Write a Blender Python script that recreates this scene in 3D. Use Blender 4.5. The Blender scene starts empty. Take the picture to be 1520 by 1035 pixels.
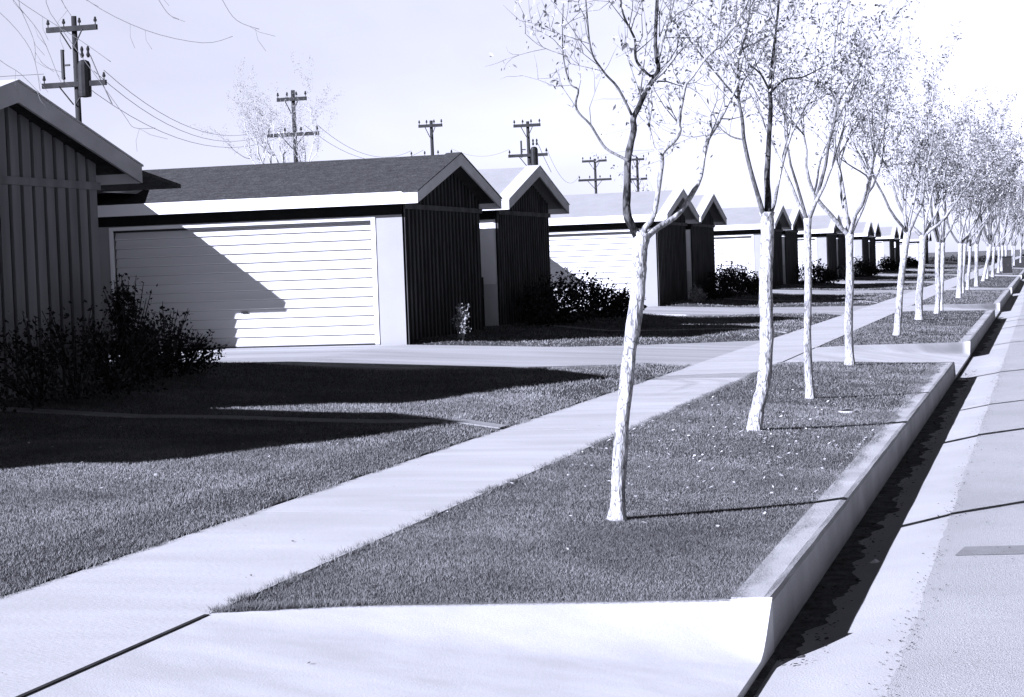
import bpy, math, random
import numpy as np
from mathutils import Vector

scene = bpy.context.scene
C = scene.collection
R = math.radians
TINT = (0.77, 0.795, 1.0)          # the photograph is a cool toned monochrome print: light itself carries the tone

# ------------------------------------------------------------------ helpers
def tag(o, label=None, cat=None, group=None, kind=None):
    if label: o['label'] = label
    if cat: o['category'] = cat
    if group: o['group'] = group
    if kind: o['kind'] = kind
    return o

def empty(name, loc, label=None, cat=None, group=None, rz=0.0):
    o = bpy.data.objects.new(name, None); C.objects.link(o)
    o.location = loc; o.rotation_euler = (0, 0, rz); o.empty_display_size = 0.2
    return tag(o, label, cat, group)

class MB:
    def __init__(s): s.v = []; s.f = []; s.m = []
    def add(s, vs, fs, mi=0):
        n = len(s.v); s.v += [tuple(p) for p in vs]
        s.f += [tuple(i + n for i in f) for f in fs]; s.m += [mi] * len(fs)
    def box(s, x0, x1, y0, y1, z0, z1, mi=0):
        s.add([(x0,y0,z0),(x1,y0,z0),(x1,y1,z0),(x0,y1,z0),(x0,y0,z1),(x1,y0,z1),(x1,y1,z1),(x0,y1,z1)],
              [(3,2,1,0),(4,5,6,7),(0,1,5,4),(1,2,6,5),(2,3,7,6),(3,0,4,7)], mi)
    def prism_x(s, poly, x0, x1, mi=0):      # poly in (y, z), counter-clockwise seen from +X
        n = len(poly)
        vs = [(x0,y,z) for y, z in poly] + [(x1,y,z) for y, z in poly]
        fs = [tuple(range(n, 2*n)), tuple(reversed(range(n)))]
        fs += [(i, (i+1) % n, n + (i+1) % n, n + i) for i in range(n)]
        s.add(vs, fs, mi)
    def prism_z(s, poly, z0, z1, mi=0):
        n = len(poly)
        vs = [(x,y,z0) for x, y in poly] + [(x,y,z1) for x, y in poly]
        fs = [tuple(range(n, 2*n)), tuple(reversed(range(n)))]
        fs += [(i, (i+1) % n, n + (i+1) % n, n + i) for i in range(n)]
        s.add(vs, fs, mi)
    def tube(s, pts, rad, n=8, mi=0, rough=0.0, rng=None, cap=True):
        P = [Vector(p) for p in pts]; N = len(P); rings = []
        t = (P[1] - P[0]).normalized()
        a = t.orthogonal().normalized()
        for i in range(N):
            if i == 0: d = P[1] - P[0]
            elif i == N - 1: d = P[-1] - P[-2]
            else: d = P[i+1] - P[i-1]
            d.normalize()
            a = (a - d * a.dot(d)).normalized(); b = d.cross(a)
            ring = []
            for k in range(n):
                w = 2 * math.pi * k / n
                r = rad[i] * (1 + (rng.uniform(-rough, rough) if rough else 0))
                ring.append(P[i] + (a * math.cos(w) + b * math.sin(w)) * r)
            rings.append(ring)
        vs = [p for r_ in rings for p in r_]
        fs = []
        for i in range(N - 1):
            for k in range(n):
                k2 = (k + 1) % n
                fs.append((i*n + k, i*n + k2, (i+1)*n + k2, (i+1)*n + k))
        if cap: fs.append(tuple((N-1)*n + k for k in range(n))); fs.append(tuple(reversed(range(n))))
        s.add(vs, fs, mi)
    def lathe(s, cx, cy, prof, n=12, mi=0):
        vs = []; fs = []
        for r, z in prof:
            for k in range(n):
                w = 2*math.pi*k/n; vs.append((cx + r*math.cos(w), cy + r*math.sin(w), z))
        for i in range(len(prof) - 1):
            for k in range(n):
                k2 = (k+1) % n
                fs.append((i*n+k, i*n+k2, (i+1)*n+k2, (i+1)*n+k))
        fs.append(tuple((len(prof)-1)*n + k for k in range(n))); fs.append(tuple(reversed(range(n))))
        s.add(vs, fs, mi)
    def build(s, name, mats, parent=None, smooth=False, kind=None):
        me = bpy.data.meshes.new(name); me.from_pydata(s.v, [], s.f)
        if not isinstance(mats, (list, tuple)): mats = [mats]
        for m in mats: me.materials.append(m)
        if len(mats) > 1: me.polygons.foreach_set('material_index', s.m)
        if smooth: me.polygons.foreach_set('use_smooth', [True] * len(s.f))
        me.update()
        o = bpy.data.objects.new(name, me); C.objects.link(o)
        if parent: o.parent = parent
        if kind: o['kind'] = kind
        return o

def np_mesh(name, verts, nper, mat, parent=None):
    """faces of nper consecutive vertices each"""
    me = bpy.data.meshes.new(name); nv = len(verts); nf = nv // nper
    me.vertices.add(nv); me.vertices.foreach_set('co', verts.astype(np.float32).ravel())
    me.loops.add(nv); me.loops.foreach_set('vertex_index', np.arange(nv, dtype=np.int32))
    me.polygons.add(nf); me.polygons.foreach_set('loop_start', np.arange(0, nv, nper, dtype=np.int32))
    me.polygons.foreach_set('loop_total', np.full(nf, nper, dtype=np.int32))
    me.materials.append(mat); me.update(calc_edges=True)
    o = bpy.data.objects.new(name, me); C.objects.link(o)
    if parent: o.parent = parent
    return o

def bm_link(name, me, parent=None):
    o = bpy.data.objects.new(name, me); C.objects.link(o)
    if parent: o.parent = parent
    return o

# ------------------------------------------------------------------ materials
def mat(name, base, rough=0.9, var=0.25, scale=6.0, bump=0.0, bscale=40.0, detail=6, fine=0.0, fscale=220.0, stretch=(1,1,1), stain=0.0, sscale=0.7, island=None, spec=0.2, crack=None):
    m = bpy.data.materials.new(name); m.use_nodes = True
    nt = m.node_tree; N = nt.nodes; L = nt.links; b = N['Principled BSDF']
    b.inputs['Roughness'].default_value = rough
    b.inputs['Specular IOR Level'].default_value = spec
    tc = N.new('ShaderNodeTexCoord'); mp = N.new('ShaderNodeMapping'); mp.inputs['Scale'].default_value = stretch
    L.new(tc.outputs['Object'], mp.inputs['Vector'])
    val = None
    def noise(sc, det, lo, hi):
        n = N.new('ShaderNodeTexNoise'); n.inputs['Scale'].default_value = sc; n.inputs['Detail'].default_value = det
        L.new(mp.outputs[0], n.inputs['Vector'])
        r = N.new('ShaderNodeMapRange'); r.inputs['From Min'].default_value = 0.3; r.inputs['From Max'].default_value = 0.7
        r.inputs['To Min'].default_value = lo; r.inputs['To Max'].default_value = hi
        L.new(n.outputs['Fac'], r.inputs['Value']); return r.outputs[0]
    fac = noise(scale, detail, 1 - var, 1 + var)
    def mul(a, c):
        k = N.new('ShaderNodeMath'); k.operation = 'MULTIPLY'; L.new(a, k.inputs[0]); L.new(c, k.inputs[1]); return k.outputs[0]
    if fine: fac = mul(fac, noise(fscale, 2, 1 - fine, 1 + fine))
    if stain: fac = mul(fac, noise(sscale, 4, 1 - stain, 1 + stain * 0.5))
    if crack:                                  # dark fissures: (scale, width, depth)
        vo = N.new('ShaderNodeTexVoronoi'); vo.feature = 'DISTANCE_TO_EDGE'; vo.inputs['Scale'].default_value = crack[0]
        dn = N.new('ShaderNodeTexNoise'); dn.inputs['Scale'].default_value = crack[0]*0.7; L.new(mp.outputs[0], dn.inputs['Vector'])
        mxv = N.new('ShaderNodeMix'); mxv.data_type = 'VECTOR'; mxv.inputs[0].default_value = 0.12
        L.new(mp.outputs[0], mxv.inputs[4]); L.new(dn.outputs['Color'], mxv.inputs[5]); L.new(mxv.outputs[1], vo.inputs['Vector'])
        r = N.new('ShaderNodeMapRange'); r.inputs['From Max'].default_value = crack[1]; r.inputs['To Min'].default_value = 1 - crack[2]
        L.new(vo.outputs['Distance'], r.inputs['Value']); fac = mul(fac, r.outputs[0])
    if island:
        g = N.new('ShaderNodeNewGeometry'); r = N.new('ShaderNodeMapRange')
        r.inputs['To Min'].default_value = island[0]; r.inputs['To Max'].default_value = island[1]
        L.new(g.outputs['Random Per Island'], r.inputs['Value']); fac = mul(fac, r.outputs[0])
    k = N.new('ShaderNodeMath'); k.operation = 'MULTIPLY'; k.inputs[1].default_value = base; L.new(fac, k.inputs[0])
    cb = N.new('ShaderNodeCombineColor')
    for i in range(3): L.new(k.outputs[0], cb.inputs[i])
    L.new(cb.outputs[0], b.inputs['Base Color'])
    if bump:
        n = N.new('ShaderNodeTexNoise'); n.inputs['Scale'].default_value = bscale; n.inputs['Detail'].default_value = 5
        L.new(mp.outputs[0], n.inputs['Vector'])
        bp = N.new('ShaderNodeBump'); bp.inputs['Strength'].default_value = bump; bp.inputs['Distance'].default_value = 0.02
        L.new(n.outputs['Fac'], bp.inputs['Height']); L.new(bp.outputs[0], b.inputs['Normal'])
    return m

M = {}
M['concrete'] = mat('concrete', 0.64, 0.9, 0.06, 3.0, 0.12, 90, fine=0.12, fscale=160, stain=0.16, sscale=0.8, stretch=(1, 1.8, 1))
M['walk'] = mat('walk_concrete', 0.52, 0.9, 0.07, 2.2, 0.2, 80, fine=0.10, fscale=150, stain=0.12, sscale=0.9, stretch=(0.35, 1.4, 1))
M['drive'] = mat('drive_concrete', 0.42, 0.9, 0.16, 1.6, 0.2, 60, fine=0.1, stain=0.18, sscale=0.7, stretch=(0.2, 1.2, 1))
M['road'] = mat('road_surface', 0.45, 0.92, 0.06, 1.5, 0.5, 130, fine=0.22, fscale=120, stain=0.08, sscale=0.35)
M['gutter'] = mat('gutter_concrete', 0.50, 0.9, 0.05, 2.0, 0.2, 90, fine=0.07, fscale=170, stain=0.08, sscale=0.6)
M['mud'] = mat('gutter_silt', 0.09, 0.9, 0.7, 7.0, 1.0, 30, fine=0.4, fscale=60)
M['kerb'] = mat('kerb_concrete', 0.48, 0.9, 0.10, 3.0, 0.3, 60, fine=0.12, fscale=140, stain=0.18, sscale=1.3)
M['crack'] = mat('joint_filler', 0.03, 0.9, 0.4, 8.0)
M['soil'] = mat('turf_soil', 0.06, 1.0, 0.4, 3.0, 0.6, 30, fine=0.4, fscale=60)
M['ground'] = mat('ground', 0.16, 1.0, 0.2, 0.05)
M['grass'] = mat('grass_blades', 0.185, 0.8, 0.30, 1.1, island=(0.5, 1.5), stain=0.3, sscale=0.6, spec=0.2)
M['lawn_grass'] = mat('lawn_blades', 0.22, 0.8, 0.30, 1.1, island=(0.5, 1.5), stain=0.3, sscale=0.6, spec=0.2)
M['deadleaf'] = mat('fallen_leaf', 0.55, 0.8, 0.2, 6.0, island=(0.5, 1.4))
M['darkdebris'] = mat('dark_debris', 0.05, 0.9, 0.3, 6.0, island=(0.4, 2.2))
M['white'] = mat('white_paint', 0.72, 0.6, 0.03, 1.5, 0.05, 30, stain=0.04, sscale=0.8)
M['pier'] = mat('pier_stucco', 0.29, 0.9, 0.05, 1.2, 0.2, 80, fine=0.04)
M['header'] = mat('header_paint', 0.36, 0.8, 0.05, 1.2)
M['painted_sunlight'] = mat('painted_sunlight_white', 0.92, 0.5, 0.02, 1.5)  # whiter than the wall paint, to make the wall look sunlit
M['doorpaint'] = mat('door_paint', 0.58, 0.55, 0.04, 1.2, 0.05, 20, stretch=(0.2, 1, 3))
M['rake'] = mat('rake_board', 0.56, 0.8, 0.14, 3.0, 0.1, 30, fine=0.1, stretch=(1, 0.5, 1))
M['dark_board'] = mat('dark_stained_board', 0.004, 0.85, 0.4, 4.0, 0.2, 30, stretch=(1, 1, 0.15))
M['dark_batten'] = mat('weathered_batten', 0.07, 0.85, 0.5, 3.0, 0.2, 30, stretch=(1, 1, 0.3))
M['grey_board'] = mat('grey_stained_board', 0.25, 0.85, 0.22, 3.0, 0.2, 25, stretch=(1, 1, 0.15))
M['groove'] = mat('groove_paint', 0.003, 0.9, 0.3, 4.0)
M['roof_dark'] = mat('dark_shingle', 0.052, 0.95, 0.25, 6.0, 0.6, 30, fine=0.35, fscale=25)
M['roof_pale'] = mat('pale_gravel_roof', 0.33, 0.95, 0.06, 2.0, 0.2, 60, fine=0.10, fscale=40)
M['soffit'] = mat('soffit_boards', 0.05, 0.9, 0.3, 3.0)
M['whitewash'] = mat('whitewashed_bark', 0.50, 0.95, 0.25, 9.0, 1.0, 34, fine=0.25, fscale=60, stretch=(1, 1, 0.28), stain=0.4, sscale=5, crack=(26, 0.10, 0.75))
M['bark'] = mat('brown_bark', 0.13, 0.9, 0.5, 12.0, 0.7, 40, stretch=(1, 1, 0.4), crack=(20, 0.12, 0.6))
M['dark_bark'] = mat('dark_bark', 0.10, 0.9, 0.7, 10.0, 0.9, 40, stretch=(1, 1, 0.5), stain=0.8, sscale=9, crack=(18, 0.2, 0.85))
M['pale_bark'] = mat('pale_bark', 0.40, 0.9, 0.45, 9.0, 0.8, 35, stretch=(1, 1, 0.4), stain=0.5, sscale=6, crack=(22, 0.10, 0.6))
M['ghost_bark'] = mat('bleached_bark', 0.62, 0.9, 0.2, 9.0)
M['leaf'] = mat('sparse_leaf', 0.30, 0.6, 0.2, 3.0, island=(0.2, 1.9), spec=0.4)
M['farleaf'] = mat('dry_leaf', 0.33, 0.6, 0.2, 3.0, island=(0.2, 1.7), spec=0.3)
M['paleleaf'] = mat('pale_leaf', 0.26, 0.7, 0.2, 3.0, island=(0.5, 1.4))
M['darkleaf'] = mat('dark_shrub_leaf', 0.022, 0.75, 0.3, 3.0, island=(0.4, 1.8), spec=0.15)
M['timber'] = mat('pole_timber', 0.028, 0.9, 0.3, 4.0, 0.3, 20, stretch=(1, 1, 0.2))
M['metal'] = mat('dark_metal', 0.02, 0.5, 0.2, 4.0)
M['glassins'] = mat('insulator_glaze', 0.03, 0.3, 0.1, 4.0)
M['wire'] = mat('wire', 0.16, 0.7, 0.1, 2.0)
M['boxpaint'] = mat('grey_box_paint', 0.12, 0.7, 0.15, 2.0)
M['paper'] = mat('paper', 0.85, 0.9, 0.03, 8.0)

# ------------------------------------------------------------------ camera
RGT = Vector((0.964456, 0.261852, -0.035467)); UP = Vector((0.023219, 0.04972, 0.998493)); FWD = Vector((-0.26322, 0.963827, -0.041873))
cam = bpy.data.cameras.new('camera'); co = bpy.data.objects.new('camera', cam); C.objects.link(co)
from mathutils import Matrix
mw = Matrix.Identity(4)
for i in range(3): mw[i][0] = RGT[i]; mw[i][1] = UP[i]; mw[i][2] = -FWD[i]
mw[0][3], mw[1][3], mw[2][3] = 0, 0, 1.6
co.matrix_world = mw
cam.sensor_fit = 'HORIZONTAL'; cam.sensor_width = 36.0; cam.lens = 2900 / 1520 * 36.0
cam.clip_start = 0.1; cam.clip_end = 6000
scene.camera = co

# ------------------------------------------------------------------ light
SUN = Vector((0.75, 1.0, -0.5625)).normalized()          # direction the light travels
el = math.asin(-SUN.z); az = math.atan2(-SUN.x, -SUN.y)  # azimuth of the sun measured from +Y towards +X
sl = bpy.data.lights.new('sun', 'SUN'); sl.energy = 5.0; sl.angle = R(0.5); sl.color = TINT
so = bpy.data.objects.new('sun', sl); C.objects.link(so); so.location = (-30, -40, 40)
so.rotation_euler = SUN.to_track_quat('-Z', 'Y').to_euler()
w = bpy.data.worlds.new('World'); scene.world = w; w.use_nodes = True
nt = w.node_tree; N = nt.nodes; L = nt.links; bg = N['Background']
sky = N.new('ShaderNodeTexSky'); sky.sky_type = 'NISHITA'; sky.sun_disc = False
sky.sun_elevation = el; sky.sun_rotation = az; sky.air_density = 1.0; sky.dust_density = 0.6; sky.ozone_density = 1.0
# blue sensitive monochrome film: the blue channel of the sky; a bright horizon band, dimmed overhead to deepen the shadows
sp = N.new('ShaderNodeSeparateColor'); L.new(sky.outputs[0], sp.inputs[0])
tcw = N.new('ShaderNodeTexCoord'); sx = N.new('ShaderNodeSeparateXYZ'); L.new(tcw.outputs['Generated'], sx.inputs[0])
mr = N.new('ShaderNodeMapRange'); mr.interpolation_type = 'SMOOTHSTEP'
mr.inputs['From Min'].default_value = 0.145; mr.inputs['From Max'].default_value = 0.23
mr.inputs['To Min'].default_value = 1.0; mr.inputs['To Max'].default_value = 0.06
L.new(sx.outputs['Z'], mr.inputs['Value'])
bw = N.new('ShaderNodeMath'); bw.operation = 'MULTIPLY'; L.new(sp.outputs[2], bw.inputs[0]); L.new(mr.outputs[0], bw.inputs[1])
hz = N.new('ShaderNodeMapRange'); hz.inputs['From Min'].default_value = 0.0; hz.inputs['From Max'].default_value = 0.10
hz.inputs['To Min'].default_value = 1.5; hz.inputs['To Max'].default_value = 1.0; L.new(sx.outputs['Z'], hz.inputs['Value'])
bw0 = bw; bw = N.new('ShaderNodeMath'); bw.operation = 'MULTIPLY'; L.new(bw0.outputs[0], bw.inputs[0]); L.new(hz.outputs[0], bw.inputs[1])
# thin bright cloud veil, denser towards the street's end; sky to either side dimmed to cut fill
vx = N.new('ShaderNodeMapRange'); vx.interpolation_type = 'SMOOTHSTEP'; vx.inputs['From Min'].default_value = -0.35; vx.inputs['From Max'].default_value = 0.08
vx.inputs['To Min'].default_value = 0.98; vx.inputs['To Max'].default_value = 1.22; L.new(sx.outputs['X'], vx.inputs['Value'])
vn = N.new('ShaderNodeTexNoise'); vn.inputs['Scale'].default_value = 5.0; vn.inputs['Detail'].default_value = 6; vn.inputs['Distortion'].default_value = 0.6
vm = N.new('ShaderNodeMapping'); vm.inputs['Scale'].default_value = (1, 1, 2.5); L.new(tcw.outputs['Generated'], vm.inputs['Vector']); L.new(vm.outputs[0], vn.inputs['Vector'])
vr = N.new('ShaderNodeMapRange'); vr.inputs['From Min'].default_value = 0.3; vr.inputs['From Max'].default_value = 0.7; vr.inputs['To Min'].default_value = 0.94; vr.inputs['To Max'].default_value = 1.08
L.new(vn.outputs['Fac'], vr.inputs['Value'])
ax = N.new('ShaderNodeMath'); ax.operation = 'ADD'; ax.inputs[1].default_value = 0.23; L.new(sx.outputs['X'], ax.inputs[0])
ab = N.new('ShaderNodeMath'); ab.operation = 'ABSOLUTE'; L.new(ax.outputs[0], ab.inputs[0])
vb = N.new('ShaderNodeMapRange'); vb.interpolation_type = 'SMOOTHSTEP'; vb.inputs['From Min'].default_value = 0.36; vb.inputs['From Max'].default_value = 0.62
vb.inputs['To Min'].default_value = 1.0; vb.inputs['To Max'].default_value = 0.35; L.new(ab.outputs[0], vb.inputs['Value'])  # dims the sky sideways so gables and kerb face fall darker
for o_ in (vx, vr, vb):
    b0 = bw; bw = N.new('ShaderNodeMath'); bw.operation = 'MULTIPLY'; L.new(b0.outputs[0], bw.inputs[0]); L.new(o_.outputs[0], bw.inputs[1])
cc = N.new('ShaderNodeCombineColor')
for i in range(3):
    k = N.new('ShaderNodeMath'); k.operation = 'MULTIPLY'; k.inputs[1].default_value = TINT[i]
    L.new(bw.outputs[0], k.inputs[0]); L.new(k.outputs[0], cc.inputs[i])
L.new(cc.outputs[0], bg.inputs['Color']); bg.inputs['Strength'].default_value = 0.067
vs = scene.view_settings; vs.view_transform = 'Standard'; vs.look = 'None'; vs.exposure = 1.5; vs.gamma = 1.0

# ------------------------------------------------------------------ ground profile
def zl(x): return np.interp(x, [-60, -17, -10.9, -9.0, -5.7, -5.2], [0.5, 0.40, 0.37, 0.18, 0.09, 0.008])
def zd(x): return np.interp(x, [-17, -11, -5.2], [0.30, 0.29, 0.0])
def zs(x): return np.interp(x, [-3.87, -3.3, -2.0, -1.6], [0.0, -0.02, -0.12, -0.145])
def sstep(a, b, x):
    t = np.clip((x - a) / (b - a), 0, 1); return t * t * (3 - 2 * t)

UNITS = [  # garage ridge Y, house ridge Y, front face shift in X, half width of house roof
    (11.95, 18.87, 0.0, 2.87), (35.35, 41.3, 0.0, 2.6), (58.9, 64.6, 0.0, 2.6), (82.6, 88.4, 0.0, 2.6),
    (105.8, 111.6, 0.0, 2.6), (133.4, 139.3, -0.6, 2.6), (162.9, 169.5, -1.0, 2.6), (214.0, 220.0, -1.4, 2.6)]

def drive_poly(yg, k):
    if k == 0: return [(-5.2, 2.0), (-17.3, 2.0), (-17.3, 8.0), (-5.2, 8.0)]
    return [(-5.2, yg - 5.7), (-6.3, yg - 6.3), (-7.4, yg - 7.4), (-9.0, yg - 8.6), (-17.3, yg - 8.6), (-17.3, yg - 2.42),
            (-11.5, yg - 2.42), (-10.9, yg - 2.5), (-9.8, yg - 2.25), (-8.2, yg - 1.85), (-7.1, yg - 0.6), (-5.2, yg + 2.4)]
DRIVES = [drive_poly(u[0], k) for k, u in enumerate(UNITS)]
PATHS = [(18.62, 18.1), ] + [(u[1] - 0.35, u[1] - 0.8) for u in UNITS[1:5]]   # y at pavement, y at house

def in_poly(x, y, poly):
    c = np.zeros(x.shape, bool); n = len(poly); j = n - 1
    for i in range(n):
        xi, yi = poly[i]; xj, yj = poly[j]
        with np.errstate(divide='ignore', invalid='ignore'):
            t = (xj - xi) * (y - yi) / (yj - yi) + xi
        c ^= ((yi > y) != (yj > y)) & (x < t); j = i
    return c
def seg_dist(x, y, poly):
    d = np.full(x.shape, 1e9); n = len(poly)
    for i in range(n):
        ax, ay = poly[i]; bx, by = poly[(i+1) % n]; dx, dy = bx-ax, by-ay
        t = np.clip(((x-ax)*dx + (y-ay)*dy) / (dx*dx + dy*dy), 0, 1)
        d = np.minimum(d, np.hypot(x - ax - t*dx, y - ay - t*dy))
    return d
def lawn_z(x, y):
    """turf surface left of the pavement; sinks just under the driveways"""
    x = np.asarray(x, float); y = np.asarray(y, float)
    z = zl(x) + 0.02 * np.sin(x * 1.3 + y * 0.7) * sstep(-5.2, -6.5, x)
    for p in DRIVES:
        near = (y > min(q[1] for q in p) - 3) & (y < max(q[1] for q in p) + 3) & (x > -19)
        if not near.any(): continue
        xx, yy = x[near], y[near]
        ins = in_poly(xx, yy, p); d = np.where(ins, 0, seg_dist(xx, yy, p))
        k = sstep(0.0, 0.9, d)
        z[near] = z[near] * k + (zd(xx) - 0.035) * (1 - k)
    return z

def grid(name, xs, ys, zf, m, parent=None, kind='structure'):
    X, Y = np.meshgrid(xs, ys); Z = zf(X.ravel(), Y.ravel())
    vs = np.stack([X.ravel(), Y.ravel(), Z], 1); nx = len(xs); fs = []
    for j in range(len(ys) - 1):
        for i in range(nx - 1):
            a = j*nx + i; fs.append((a, a+1, a+nx+1, a+nx))
    me = bpy.data.meshes.new(name); me.from_pydata(vs.tolist(), [], fs); me.materials.append(m)
    me.polygons.foreach_set('use_smooth', [True]*len(fs)); me.update()
    o = bm_link(name, me, parent)
    if kind: o['kind'] = kind
    return o

ys_fine = np.concatenate([np.arange(-3, 70, 0.35), np.arange(70, 150, 1.0), np.arange(150, 421, 5.0)])
xs_left = np.concatenate([np.arange(-60, -20, 4.0), np.arange(-20, -5.3, 0.3), [-5.2]])
grid('lawn', xs_left, ys_fine, lawn_z, M['soil'])

g = MB(); g.add([(-3000,-200,-0.9),(3000,-200,-0.9),(3000,5000,-0.9),(-3000,5000,-0.9)], [(0,1,2,3)])
g.build('ground', M['ground'], kind='structure')
g = MB(); g.add([(-900,420,0.2),(-5.2,420,0.0),(-5.2,1500,0.0),(-900,1500,0.2)], [(0,1,2,3)]); g.add([(-900,-3,0.3),(-60,-3,0.49),(-60,420,0.49),(-900,420,0.2)], [(0,1,2,3)])
g.build('field', M['ground'], kind='structure')

# road with camber, gutter pan
ys_road = np.concatenate([np.arange(-3, 60, 1.5), np.arange(60, 420, 12.0)])
rj = random.Random(3)
edge = {float(y): rj.uniform(-0.018, 0.018) for y in ys_road}
def road_z(x, y): return np.interp(x, [-0.72, 0.3, 4.0, 8.0], [-0.3845, -0.372, -0.30, -0.40])
ys_road = np.concatenate([np.arange(-3, 45, 0.10), np.arange(45, 420, 3.0)])
ro = grid('road', np.array([-0.72, -0.4, 0.0, 0.5, 1, 2, 3, 4, 5, 6, 7, 8.0]), ys_road, road_z, M['road'])
rr = random.Random(4)
for v_ in ro.data.vertices:
    if v_.co.x < -0.7:
        v_.co.x += 0.006*math.sin(v_.co.y*1.3) + 0.004*math.sin(v_.co.y*4.1) + rr.uniform(-0.007, 0.007); v_.co.z = -0.3845
def pan_z(x, y): return np.interp(x, [-1.45, -1.15, -0.7], [-0.435, -0.43, -0.388])
ys_pan = np.concatenate([np.arange(-3, 45, 0.12), np.arange(45, 420, 3.0)])
nx = 7; vs_, fs_ = [], []
rp = random.Random(5)
for j, y in enumerate(ys_pan):
    e = -0.60
    for i in range(nx):
        x = -1.42 + (e + 1.42) * i / (nx - 1); vs_.append((x, float(y), float(pan_z(x, y)) - (0.0 if i < nx-1 else 0.0)))
for j in range(len(ys_pan) - 1):
    for i in range(nx - 1):
        a = j*nx + i; fs_.append((a, a+1, a+nx+1, a+nx))
g = MB(); g.add(vs_, fs_); g.build('gutter', M['gutter'], smooth=True, kind='structure')
# far side of the street (out of the picture)
g = MB(); g.box(8.0, 8.2, -3, 420, -0.6, -0.15); g.box(10.6, 11.9, -3, 420, -0.6, -0.02); g.build('far_pavement', M['kerb'], kind='structure')
g = MB(); g.box(8.2, 10.6, -3, 420, -0.6, -0.12); g.box(11.9, 60, -3, 420, -0.6, 0.05); g.build('far_lawn', M['soil'], kind='structure')

# faint cast shadow on the road, painted as a darker patch
m_shadow_patch = mat('road_shadow_patch', 0.27, 0.9, 0.1, 3.0, 0.4, 120, fine=0.2, fscale=120)
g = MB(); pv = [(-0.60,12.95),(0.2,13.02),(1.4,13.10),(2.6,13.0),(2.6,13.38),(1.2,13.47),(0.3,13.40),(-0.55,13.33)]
g.add([(x,y,float(road_z(x,y))+0.004) for x,y in pv], [tuple(range(8))]); g.build('road_shadow_patch', m_shadow_patch, kind='structure')

# pavement (sidewalk)
rw = random.Random(11)
def pavement():
    g = MB(); g.box(-5.2, -3.87, -3, 424, -0.2, 0.0); g.build('sidewalk', M['walk'], kind='structure')
    m = mat('tooled_joint', 0.30, 0.9, 0.3, 8.0)
    g = MB()
    for i in range(60): g.box(-5.19, -3.88, 12.3 + 6.1*i, 12.306 + 6.1*i, -0.01, 0.0015)
    g.build('sidewalk_joints', m, kind='structure')
pavement()

# openings in the verge: (y at pavement start, end), (y at kerb start, end)
APR = [((-2.5, 8.56), (-2.5, 9.98)), ((29.65, 34.3), (31.5, 38.5)), ((54.0, 60.0), (58.4, 65.5)), ((82.0, 87.0), (86.9, 91.2)), ((124, 130), (127, 133)), ((172, 178), (175, 181))]
def ya(side, i, x):   # y of apron edge i (0 near, 1 far) at x
    a, b = side[0][i], side[1][i]
    t = np.clip((x + 3.87) / (2.4), 0, 1); return a + (b - a) * t
XS = np.array([-3.87, -3.4, -2.9, -2.4, -1.95, -1.6])
def za(x): return np.interp(x, [-3.87, -1.385], [0.0, -0.385])

SEG = []
for k in range(len(APR)):
    lo = APR[k]; hi = APR[k+1] if k + 1 < len(APR) else ((418, 419), (418, 419))
    SEG.append((lo, hi))
def strip_z(x): return zs(x)
for k, (lo, hi) in enumerate(SEG):
    vs_, fs_ = [], []; n = 60
    for j in range(n + 1):
        for x in XS:
            y0 = ya(lo, 1, x); y1 = ya(hi, 0, x); y = y0 + (y1 - y0) * j / n
            vs_.append((float(x), float(y), float(zs(x)) - 0.012))
    nx = len(XS)
    for j in range(n):
        for i in range(nx - 1):
            a = j*nx + i; fs_.append((a, a+1, a+nx+1, a+nx))
    g = MB(); g.add(vs_, fs_); g.build('verge_turf', M['soil'], smooth=True, kind='structure')
    # kerb along the strip: stone with a rounded arris, worn edge
    y0, y1 = lo[1][1], hi[1][0]
    rk = random.Random(40 + k); g = MB(); step = 0.5 if y0 < 60 else 3.0
    prof = [(-1.60, -0.60), (-1.60, -0.150), (-1.435, -0.150), (-1.405, -0.158), (-1.392, -0.18), (-1.385, -0.60)]
    ny = max(2, int((y1 - y0) / step)); vs_ = []; fs_ = []
    for j in range(ny + 1):
        y = y0 + (y1 - y0) * j / ny
        for i, (x, z) in enumerate(prof):
            jx = rk.uniform(-0.003, 0.003) if i in (2, 3, 4) else 0; jz = rk.uniform(-0.002, 0.002) if i in (1, 2, 3) else 0
            vs_.append((x + jx, y, z + jz))
    m_ = len(prof)
    for j in range(ny):
        for i in range(m_ - 1):
            a = j*m_ + i; fs_.append((a, a+m_, a+m_+1, a+1))
    fs_.append(tuple(range(m_))); fs_.append(tuple(reversed(range(ny*m_, ny*m_ + m_))))
    g.add(vs_, fs_); g.build('kerb', M['kerb'], kind='structure')
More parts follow.
